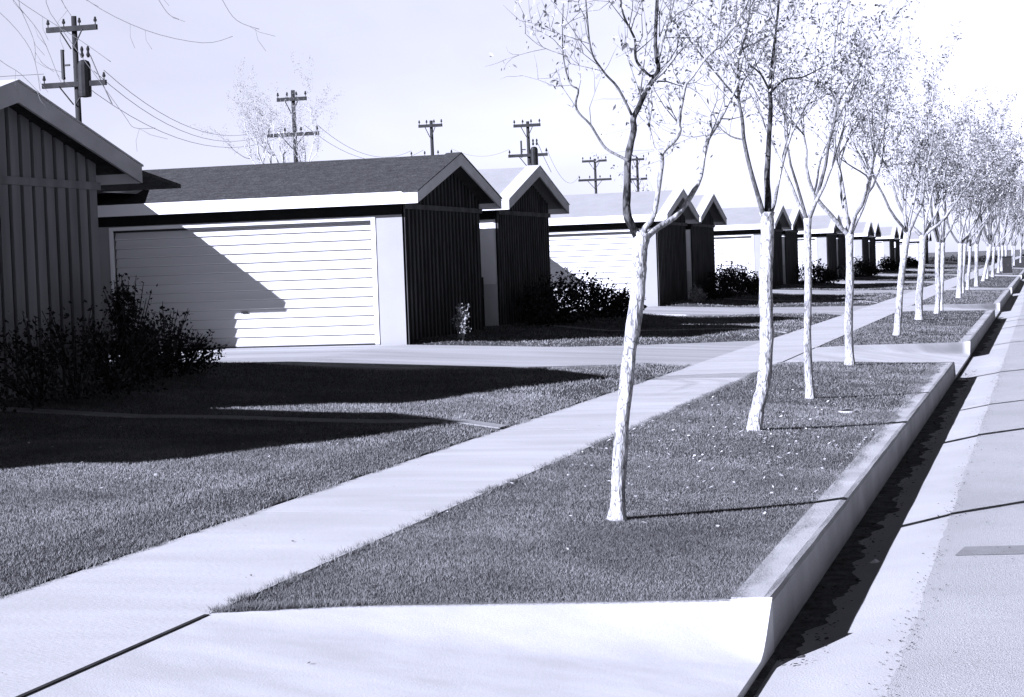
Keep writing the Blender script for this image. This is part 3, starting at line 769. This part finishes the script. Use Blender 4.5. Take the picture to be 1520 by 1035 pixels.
T1 = [
 ('trunk',0.072,0.068,[(-2.73,12.43,-0.12),(-2.69,12.47,0.43),(-2.62,12.51,1.02),(-2.57,12.54,1.33),(-2.55,12.55,1.53),(-2.54,12.56,1.68),(-2.52,12.57,1.79)]),
 ('stem',0.052,0.012,[(-2.53,12.57,1.72),(-2.58,12.54,1.83),(-2.61,12.52,1.92),(-2.60,12.51,2.10),(-2.59,12.51,2.27),(-2.57,12.50,2.35),(-2.54,12.49,2.46),(-2.54,12.48,2.53),(-2.51,12.47,2.58),(-2.45,12.48,2.70),(-2.38,12.48,2.80),(-2.36,12.47,2.85),(-2.37,12.46,2.90),(-2.37,12.44,3.02),(-2.35,12.44,3.28),(-2.32,12.45,3.66)]),
 ('dark',0.018,0.008,[(-2.39,12.50,2.80),(-2.42,12.44,2.80),(-2.48,12.37,2.88),(-2.48,12.32,2.95),(-2.47,12.28,3.01),(-2.49,12.22,3.08),(-2.52,12.17,3.17),(-2.53,12.12,3.33)]),
 ('pale',0.018,0.008,[(-2.37,12.51,2.84),(-2.38,12.58,2.91),(-2.36,12.66,3.04),(-2.34,12.74,3.16),(-2.32,12.83,3.29),(-2.29,12.92,3.51)]),
 ('bark',0.016,0.006,[(-2.54,12.44,2.55),(-2.61,12.38,2.72),(-2.67,12.32,2.80),(-2.71,12.26,2.87),(-2.73,12.20,2.92),(-2.74,12.15,3.02),(-2.74,12.11,3.18),(-2.74,12.06,3.38)]),
 ('bark',0.018,0.005,[(-2.58,12.47,2.26),(-2.64,12.51,2.29),(-2.74,12.54,2.35),(-2.80,12.58,2.43),(-2.86,12.62,2.52),(-2.94,12.65,2.60),(-2.97,12.70,2.67),(-2.96,12.75,2.76),(-3.02,12.79,2.80),(-3.06,12.84,2.89),(-3.09,12.89,3.02),(-3.10,12.94,3.21),(-3.10,13.00,3.40)]),
 ('bark',0.005,0.003,[(-3.08,12.84,3.01),(-3.18,12.86,3.05),(-3.27,12.89,3.10),(-3.36,12.92,3.18)]),
 ('pale',0.034,0.008,[(-2.52,12.57,1.73),(-2.50,12.55,1.82),(-2.45,12.53,1.87),(-2.42,12.52,1.95),(-2.39,12.50,2.09),(-2.36,12.48,2.23),(-2.35,12.46,2.30),(-2.27,12.45,2.37),(-2.23,12.44,2.43),(-2.23,12.41,2.49),(-2.20,12.39,2.61),(-2.17,12.38,2.72),(-2.12,12.36,2.77),(-2.04,12.36,2.87),(-1.96,12.35,2.94),(-1.89,12.34,3.01),(-1.80,12.34,3.12),(-1.71,12.34,3.30)]),
 ('pale',0.013,0.005,[(-2.36,12.43,2.29),(-2.41,12.48,2.34),(-2.44,12.54,2.44),(-2.47,12.60,2.52),(-2.50,12.65,2.61),(-2.54,12.71,2.70)]),
 ('pale',0.042,0.01,[(-2.53,12.57,1.73),(-2.48,12.65,1.79),(-2.42,12.73,1.84),(-2.35,12.81,1.89),(-2.30,12.90,1.96),(-2.24,12.98,2.07),(-2.21,13.06,2.16),(-2.20,13.13,2.27),(-2.19,13.20,2.38),(-2.16,13.28,2.46),(-2.12,13.35,2.54),(-2.07,13.44,2.66),(-2.02,13.52,2.78),(-1.99,13.60,2.95)]),
]
T2 = [
 ('trunk',0.092,0.085,[(-2.76,18.89,-0.14),(-2.71,18.92,0.15),(-2.65,18.94,0.38),(-2.61,18.97,0.82),(-2.61,18.99,1.22),(-2.60,19.00,1.49),(-2.58,19.03,1.84),(-2.58,19.04,2.04)]),
 ('dark',0.05,0.012,[(-2.58,19.03,1.98),(-2.57,19.07,2.15),(-2.58,19.11,2.37),(-2.57,19.15,2.57),(-2.56,19.20,2.79),(-2.54,19.25,3.08),(-2.55,19.28,3.23),(-2.53,19.33,3.47),(-2.50,19.38,3.73),(-2.46,19.43,4.07),(-2.44,19.49,4.54)]),
 ('bark',0.018,0.007,[(-2.54,19.25,3.21),(-2.60,19.02,3.38),(-2.69,18.77,3.48),(-2.71,18.55,3.66)]),
 ('bark',0.018,0.007,[(-2.54,19.25,3.21),(-2.43,19.55,3.36),(-2.29,19.85,3.40),(-2.12,20.16,3.52)]),
 ('bark',0.036,0.009,[(-2.60,19.03,1.97),(-2.64,18.95,2.16),(-2.71,18.88,2.47),(-2.75,18.81,2.74),(-2.75,18.75,2.92),(-2.77,18.69,3.13),(-2.76,18.63,3.43),(-2.72,18.58,3.57),(-2.64,18.54,3.79),(-2.59,18.50,4.16)]),
 ('bark',0.015,0.006,[(-2.77,18.72,3.13),(-2.82,18.61,3.18),(-3.03,18.46,3.47),(-3.17,18.32,3.68),(-3.29,18.20,3.85)]),
 ('bark',0.013,0.006,[(-2.77,18.72,3.16),(-2.74,18.91,3.33),(-2.66,19.11,3.46),(-2.56,19.32,3.73)]),
 ('bark',0.013,0.005,[(-2.75,18.81,2.74),(-2.90,18.95,2.79),(-3.04,19.09,2.91),(-3.11,19.25,3.06)]),
 ('pale',0.03,0.008,[(-2.56,19.04,1.98),(-2.53,19.24,2.14),(-2.48,19.45,2.48),(-2.40,19.68,2.82),(-2.28,19.91,3.10),(-2.16,20.14,3.38)]),
]
drawn_tree('whitewashed street tree nearest the camera, with bare crooked forking limbs', T1, (-2.71, 12.45, float(zs(-2.71))), 1000, 0.042, 4, (7, 0.36), 0.60)
drawn_tree('stout whitewashed tree second from the camera with a dark central stem', T2, (-2.72, 18.93, float(zs(-2.72))), 4200, 0.048, 9, (12, 0.8), 0.72)

def street_tree(label, base, top, r, seed, nleaf, leafsize, nl=4, reach=1.9, depth=2, group='street trees in the verge', mats=None, leafm=None, name='street_tree', children=(3, 4)):
    rng = random.Random(seed); root = empty(name, base, label, 'tree', group)
    t = Vector(top); mb = MB(); tips = []
    pts = [Vector((0,0,-0.08)), t*0.3 + Vector((rng.uniform(-.03,.03), 0, 0)), t*0.65 + Vector((rng.uniform(-.03,.03), 0, 0)), t]
    p2, r2 = smooth_pts(pts, [r*1.2, r, r*.95, r], 5)
    r2 = [q*(1+rng.uniform(-.04, .04)) for q in r2]; r2[-1] *= 1.1
    r2[0] *= 1.5; r2[1] *= 1.12
    mb.tube(p2, r2, 14, 0, 0.05, rng)
    a0 = rng.uniform(0, 6.28)
    for i in range(nl):
        a = a0 + i*2*math.pi/nl + rng.uniform(-.4, .4); tilt = rng.uniform(.35, .85) if i else rng.uniform(.05, .15)
        d = Vector((math.cos(a)*math.sin(tilt), math.sin(a)*math.sin(tilt), math.cos(tilt)))
        grow(mb, tips, t - Vector((0,0,.05)), d, r*rng.uniform(.42, .62), reach*rng.uniform(.8, 1.15), depth, rng, 2 if rng.random() < .7 else 1, 0.35, 7, 0.14, children, (.35, .85))
    mb.build('trunk', mats or tree_mats(), root, smooth=True)
    leaves_mesh('crown', leaf_points(tips, nleaf, rng, 0.07), leafsize, leafm or M['leaf'], root, np.random.default_rng(seed), 0.6)
    return root

ROW = [  # base x, y ; fork offset ; radius ; label
 (-2.69, 23.13, (0.03, 0, 2.11), 0.045, 'slender whitewashed tree third from the camera, beside the valve cover'),
 (-2.85, 29.75, (0.05, 0, 1.98), 0.062, 'whitewashed tree fourth from the camera, standing at the far corner of the first verge'),
 (-2.89, 40.13, (0.27, 0, 2.06), 0.07, 'leaning whitewashed tree, nearest one beyond the driveway crossing'),
 (-2.97, 48.90, (0.15, 0, 2.05), 0.085, 'thick whitewashed tree, second one beyond the driveway crossing'),
 (-2.80, 53.77, (0.10, 0, 1.9), 0.07, 'whitewashed tree, left one of a close pair at the end of the second verge'),
 (-2.84, 56.68, (0.12, 0, 1.9), 0.06, 'whitewashed tree, right one of a close pair at the end of the second verge'),
 (-2.90, 70.54, (0.12, 0, 1.9), 0.09, 'whitewashed tree, ninth in the row from the camera'),
 (-3.04, 77.71, (0.15, 0, 1.9), 0.07, 'whitewashed tree, tenth in the row from the camera'),
 (-3.08, 83.93, (0.15, 0, 1.8), 0.07, 'whitewashed tree, eleventh in the row from the camera'),
 (-2.97, 91.63, (0.07, 0, 1.9), 0.09, 'whitewashed tree, twelfth in the row from the camera'),
 (-3.10, 106.4, (0.45, 0, 1.9), 0.09, 'whitewashed tree leaning right, thirteenth in the row from the camera'),
 (-3.11, 114.5, (0.12, 0, 1.8), 0.08, 'whitewashed tree, fourteenth in the row from the camera'),
 (-2.95, 121.0, (0.15, 0, 1.8), 0.09, 'whitewashed tree, fifteenth in the row from the camera'),
 (-3.05, 141.0, (0.10, 0, 1.8), 0.10, 'whitewashed tree, sixteenth in the row from the camera'),
 (-3.0, 151.0, (0.1, 0, 1.9), 0.1, 'far whitewashed tree, seventeenth in the row from the camera'),
 (-2.9, 160.0, (0.1, 0, 1.9), 0.1, 'far whitewashed tree, eighteenth in the row from the camera'),
 (-2.8, 186.0, (0.1, 0, 1.9), 0.1, 'far whitewashed tree beyond the dark cabinet, nineteenth in the row'),
 (-2.8, 200.0, (0.1, 0, 1.9), 0.1, 'far whitewashed tree beyond the dark cabinet, twentieth in the row'),
 (-2.6, 240.0, (0.1, 0, 1.9), 0.1, 'far whitewashed tree beyond the dark cabinet, last in the row'),
]
for i, (bx, by, top, r, lab) in enumerate(ROW):
    far = by > 60
    nleaf = [2600, 3200, 4000, 4000][i] if i < 4 else (3900 if by < 90 else 4200)
    ls = 0.06 if by < 35 else (0.075 if by < 60 else (0.10 if by < 90 else 0.14))
    street_tree(lab, (bx, by, float(zs(bx))), top, r, 100 + i*7, nleaf, ls, nl=(4 if i == 0 else 5), reach=1.8 if i == 0 else (2.25 if by < 60 else (3.0 if by < 90 else 3.9)), depth=2, leafm=M['leaf'] if by < 60 else M['farleaf'])
# trees far off beyond the row
for i, (bx, by, h, lab) in enumerate([(-1.0, 268, 3.4, 'tall hazy tree closing the view at the end of the street'), (-7.5, 285, 3.0, 'distant leafy tree behind the low hedge'), (-3.2, 300, 3.6, 'tall distant tree, right behind the last whitewashed trees'), (1.5, 330, 3.4, 'distant tree at the right edge where the road ends')]):
    street_tree(lab, (bx, by, -0.3), (0.2, 0, h), 0.16, 500 + i, 2200, 0.28, nl=6, reach=4.2, depth=2, group='distant trees at the end of the street', mats=[M['bark']]*4)

# leafless tree left of the frame, thin twigs hanging into the picture over the nearest roof
TW = [
 [(-9.03,16.86,4.66),(-8.67,16.94,4.26),(-8.15,17.07,3.96),(-7.63,17.21,3.82),(-7.35,17.28,3.87)],
 [(-7.61,17.25,4.61),(-7.44,17.28,4.22),(-7.31,17.30,4.02),(-7.11,17.36,3.93)],
 [(-8.23,17.08,4.63),(-8.02,17.12,4.24),(-7.93,17.14,4.10),(-7.84,17.16,4.05)],
 [(-9.84,16.63,4.43),(-9.47,16.72,4.17),(-9.20,16.78,3.81),(-9.12,16.78,3.42)],
 [(-9.58,16.71,4.68),(-9.35,16.76,4.29),(-9.11,16.81,3.96),(-8.96,16.83,3.57),(-8.92,16.84,3.48)],
 [(-9.09,16.84,4.66),(-8.91,16.88,4.27),(-8.82,16.89,4.12)],
 [(-9.22,16.80,4.54),(-9.01,16.84,4.15),(-8.62,16.92,3.56),(-8.36,16.98,3.16),(-8.27,17.00,3.04),(-8.08,17.05,3.03)],
 [(-9.84,16.61,4.05),(-9.48,16.70,3.72),(-9.30,16.74,3.59),(-9.12,16.78,3.39)],
 [(-9.83,16.64,4.69),(-9.22,16.79,4.22),(-8.74,16.91,3.88),(-8.47,16.97,3.67)],
 [(-9.46,16.74,4.68),(-9.29,16.77,4.22),(-9.17,16.79,3.90),(-9.16,16.78,3.71)]]
bt = empty('bare_tree', (-16.4, 15.3, 0.3), 'leafless tree at the left whose thin twigs hang over the nearest roof', 'tree'); B = Vector((-16.4, 15.3, 0.3))
mb = MB(); rng = random.Random(77)
top = Vector((0.5, 0.2, 3.9)); mb.tube([(0,0,-.1),(0.1,0,1.4),(0.3,0.1,2.8),tuple(top)], [.14,.12,.11,.09], 10)
for i, tw in enumerate(TW):
    s0 = Vector(tw[0]) - B; mid = (top + s0)*.5 + Vector((0, 0, 1.3 + 0.2*(i % 3)))
    pts = [top, top.lerp(mid, .55) + Vector((0,0,.25)), mid, mid.lerp(s0, .55) + Vector((0,0,.28))] + [Vector(p) - B for p in tw]
    p2, r2 = smooth_pts(pts, [.014, .012, .010, .008] + [.0036 - .0016*j/len(tw) for j in range(len(tw))], 4)
    mb.tube(p2, r2, 5, 0)
    for j in range(3):
        q = p2[rng.randint(len(p2)//2, len(p2)-2)]; d = Vector((rng.uniform(-.2, .7), rng.uniform(-.3, .3), rng.uniform(-1, -.2))).normalized()
        mb.tube([q, q + d*.12, q + d*.25 + Vector((.05, 0, .02))], [.002, .0018, .0015], 3, 0)
mb.build('trunk', M['wire'], bt, smooth=True)
# pale bare tree behind the nearest garage roof
street_tree('pale feathery tree standing behind the nearest garage roof', (-23.0, 58.0, 0.4), (0.1, 0, 3.0), 0.09, 901, 9000, 0.04, nl=7, reach=2.7, depth=2, group='background trees', mats=[M['ghost_bark']]*4, leafm=M['paleleaf'])
street_tree('small shrubby tree showing above the second garage roof', (-13.4, 67.6, 0.4), (0.0, 0, 2.6), 0.05, 905, 160, 0.10, nl=4, reach=1.1, depth=1, group='background trees', mats=[M['bark']]*4)

def shrub(name, label, loc, lobes, nleaf, size, m, seed, group, shoots=10):
    root = empty(name, loc, label, 'shrub', group); r = np.random.default_rng(seed); rng = random.Random(seed)
    pts = []
    mb = MB()
    per = nleaf // len(lobes)
    for (cx, cy, cz, rx, ry, rz) in lobes:
        u = r.normal(0, 1, (per, 3)); u /= np.linalg.norm(u, axis=1)[:,None]; rad = r.uniform(.35, 1.0, per)[:,None]**.6
        q = u*rad*np.array([rx, ry, rz])*(1 + .25*np.sin(u[:,:1]*9+u[:,2:]*7)) + np.array([cx, cy, cz]); pts.append(q)
        for s in range(shoots):
            a = rng.uniform(0, 6.28); e = rng.uniform(.1, 1.2)
            d = Vector((math.cos(a)*math.cos(e)*rx, math.sin(a)*math.cos(e)*ry, math.sin(e)*rz))*rng.uniform(.9, 1.5)
            b0 = Vector((cx*.6, cy*.6, 0)); tipp = Vector((cx, cy, cz)) + d
            mb.tube([b0, b0.lerp(tipp, .5) + Vector((0, 0, .08)), tipp], [.012, .008, .004], 4)
            k = 14; t = r.uniform(.45, 1.0, (k, 1)); qq = np.array(b0)*(1-t) + np.array(tipp)*t + r.normal(0, .03, (k, 3)); pts.append(qq)
    mb.build('stems', M['dark_bark'] if m is M['darkleaf'] else M['pale_bark'], root)
    P_ = np.concatenate(pts); P_ = P_[P_[:,2] > 0.0]
    leaves_mesh('foliage', P_, size, m, root, r, 0.0, 0.5)
    return root

G1 = 'dark foundation shrubs'
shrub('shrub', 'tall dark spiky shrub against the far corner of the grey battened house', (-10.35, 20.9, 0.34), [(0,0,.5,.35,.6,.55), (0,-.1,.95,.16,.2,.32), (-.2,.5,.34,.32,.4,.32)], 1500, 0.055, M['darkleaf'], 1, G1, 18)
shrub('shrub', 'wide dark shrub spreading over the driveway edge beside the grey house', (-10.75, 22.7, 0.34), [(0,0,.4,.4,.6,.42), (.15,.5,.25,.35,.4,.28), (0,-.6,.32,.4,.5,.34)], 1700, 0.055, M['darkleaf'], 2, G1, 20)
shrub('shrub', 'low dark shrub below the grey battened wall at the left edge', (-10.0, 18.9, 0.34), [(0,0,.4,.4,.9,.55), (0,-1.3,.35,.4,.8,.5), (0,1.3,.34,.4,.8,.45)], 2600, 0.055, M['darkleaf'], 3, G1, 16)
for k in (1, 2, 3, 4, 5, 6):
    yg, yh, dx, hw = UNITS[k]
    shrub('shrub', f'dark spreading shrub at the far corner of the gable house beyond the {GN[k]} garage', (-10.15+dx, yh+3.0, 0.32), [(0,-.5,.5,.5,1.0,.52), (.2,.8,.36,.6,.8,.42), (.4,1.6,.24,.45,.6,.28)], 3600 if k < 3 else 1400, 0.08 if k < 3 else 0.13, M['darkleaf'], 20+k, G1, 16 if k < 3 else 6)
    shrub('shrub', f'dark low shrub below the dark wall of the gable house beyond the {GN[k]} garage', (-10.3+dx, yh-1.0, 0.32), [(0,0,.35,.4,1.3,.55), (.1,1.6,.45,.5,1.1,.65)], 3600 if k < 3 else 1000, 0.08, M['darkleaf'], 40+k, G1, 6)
shrub('shrub', 'small pale upright bush against the gable wall of the dark roofed garage', (-10.2, 34.0, 0.30), [(0,0,.22,.12,.12,.22), (0,.02,.5,.09,.1,.16)], 240, 0.06, M['paleleaf'], 61, 'pale young bushes', 5)
shrub('shrub', 'small pale bush against the gable wall of the second garage', (-10.3, 59.0, 0.30), [(0,0,.25,.2,.35,.3), (.1,.5,.2,.2,.3,.22)], 300, 0.08, M['paleleaf'], 62, 'pale young bushes', 5)
shrub('shrub', 'small pale bush against the gable wall of the fourth garage', (-10.3, 107.0, 0.30), [(0,0,.3,.3,.5,.4), (.1,.7,.25,.3,.5,.3)], 260, 0.12, M['paleleaf'], 63, 'pale young bushes', 5)

# ------------------------------------------------------------------ utility poles
def pole(label, x, y, top, arms, trafo=False, seed=0):
    root = empty('utility_pole', (x, y, 0.3), label, 'utility pole', 'timber utility poles behind the houses')
    h = top - 0.3; g = MB(); g.tube([(0,0,-.3),(0.02,0,h*.5),(0,0,h)], [.10,.09,.075], 10); g.build('pole', M['timber'], root, smooth=True)
    ends = []
    for zt, ln, nins in arms:
        z = zt - 0.3
        g = MB(); g.box(-ln, ln, -.19, -.10, z-.07, z+.07); g.build('crossarm', M['timber'], root)
        for i in range(nins):
            f = (-1 + 2*i/(nins-1))*0.94; xx = f*ln
            g = MB(); g.lathe(xx, -.145, [(.015, z+.071), (.015, z+.14), (.045, z+.15), (.05, z+.20), (.03, z+.22), (.035, z+.25), (.015, z+.28)], 8); g.build('insulator', M['glassins'], root)
            if i in (0, nins-1): ends.append((x+xx, y-.145, zt+.33))
        g = MB()
        for s in (-1, 1): g.tube([(s*ln*.45, -.2, z-.04), (0.03*s, -.17, z-.55)], [.02, .02], 5)
        g.build('arm_brace', M['metal'], root)
    if trafo:
        z = h - 2.2
        t = MB(); t.lathe(.30, -.12, [(.05, z-.02), (.17, z), (.18, z+.1), (.18, z+.85), (.14, z+.95), (.06, z+.99)], 12); t = t.build('transformer', M['metal'], root)
        g = MB(); g.lathe(.26, -.12, [(.03, z+1.05), (.06, z+1.12), (.03, z+1.2), (.05, z+1.28), (.02, z+1.36)], 8); g.lathe(.44, -.12, [(.03, z+1.05), (.06, z+1.12), (.03, z+1.2), (.05, z+1.28), (.02, z+1.36)], 8); g.build('bushing', M['glassins'], t)
        g = MB(); g.box(-.34, -.28, -.2, -.1, z+.5, z+1.3); g.box(-.30, -.1, -.17, -.13, z+.85, z+.9); g.build('cutout_fuse', M['metal'], root)
        g = MB(); g.tube([(.5,-.12,z+1.1), (.8, -.15, z+.4), (1.1, -.15, z-.25)], [.018]*3, 5); g.build('drop_lead', M['wire'], root)
    return ends
e0 = pole('big timber pole with transformer and two crossarms above the left house roof', -25.2, 48.4, 8.8, [(8.45, .75, 4), (6.95, .95, 4)], True)
e2 = pole('timber pole with two crossarms rising behind the middle of the dark garage roof', -27.6, 70.5, 8.65, [(8.3, .6, 4), (6.95, 1.05, 4)])
e3 = pole('timber pole whose lower crossarm touches the ridge of the dark garage roof', -27.64, 88.2, 8.6, [(8.35, .58, 4), (6.9, 1.05, 4)])
e4 = pole('timber pole with transformer rising above the house beside the dark roofed garage', -23.25, 89.35, 8.4, [(8.2, .65, 4), (6.8, .95, 4)], True)
e5 = pole('bare double crossarm pole seen just left of the nearest street tree', -27.5, 122.4, 8.3, [(8.15, .8, 4), (6.95, 1.08, 4)])
e6 = pole('far double crossarm pole partly behind the nearest street tree', -24.9, 123.1, 8.3, [(8.15, .5, 3), (6.9, .65, 3)])
def wire(a, b, sag, label):
    pts = []
    for i in range(17):
        t = i/16; p = Vector(a).lerp(Vector(b), t); p.z -= sag*4*t*(1-t); pts.append(p)
    g = MB(); g.tube(pts, [.0075]*17, 4); tag(g.build('power_line', M['wire']), label, 'power line', 'overhead power lines')
wire(e0[3], e2[2], 0.9, 'upper sagging wire from the transformer pole to the pole behind the dark roof')
wire((e0[3][0]-.3, e0[3][1], e0[3][2]), (e2[2][0]+.4, e2[2][1], e2[2][2]-.05), 1.1, 'middle sagging wire from the transformer pole to the pole behind the dark roof')
wire((e0[3][0]-.8, e0[3][1], e0[3][2]-.2), (e2[2][0]+.9, e2[2][1], e2[2][2]-.2), 1.15, 'lowest sagging wire from the transformer pole to the pole behind the dark roof')
wire(e2[3], e3[2], 0.7, 'upper wire running right from the pole behind the dark garage roof')
wire((e2[3][0]-.5, e2[3][1], e2[3][2]), (e3[2][0]+.6, e3[2][1], e3[2][2]), 0.9, 'lower wire running right from the pole behind the dark garage roof')
wire(e3[3], e4[2], 0.35, 'short wire between the pole at the dark roof ridge and the transformer pole beside it')
wire(e4[3], e5[2], 1.0, 'faint wire from the far transformer pole to the bare double crossarm pole')
wire((-40.0, 30.0, 7.2), (e0[2][0], e0[2][1], e0[2][2]), 0.5, 'wire coming in from the left edge to the transformer pole')

# ------------------------------------------------------------------ end of the street
cb = empty('utility_cabinet', (-2.34, 136.0, -0.07), 'small dark upright cabinet standing in the verge near the far end of the tree row', 'cabinet'); cb.scale = (.64, .64, .64)
g = MB(); g.box(-.48, .48, -.35, .35, .08, 1.72); g.build('housing', M['metal'], cb)
g = MB(); g.prism_x([(-.42, 1.721), (.42, 1.721), (.42, 1.76), (0, 1.84), (-.42, 1.76)], -.55, .55); g.build('lid', M['metal'], cb)
g = MB(); g.box(.05, .44, -.372, -.351, .14, 1.66); dd = g.build('door', M['metal'], cb)
g = MB(); g.box(.08, .12, -.40, -.373, .85, 1.0); g.build('handle', M['boxpaint'], dd)
g = MB(); g.box(-.52, .52, -.4, .4, -.1, .079); g.build('plinth', M['boxpaint'], cb)

shrub('hedge', 'dark low hedge across the far end of the street', (-9.0, 242, -0.1), [(-3, 0, .4, 2, 1, .6), (0, 0, .4, 2, 1, .6), (3, 0, .4, 2, 1, .6)], 1500, 0.3, M['darkleaf'], 71, 'background shrubs', 4)
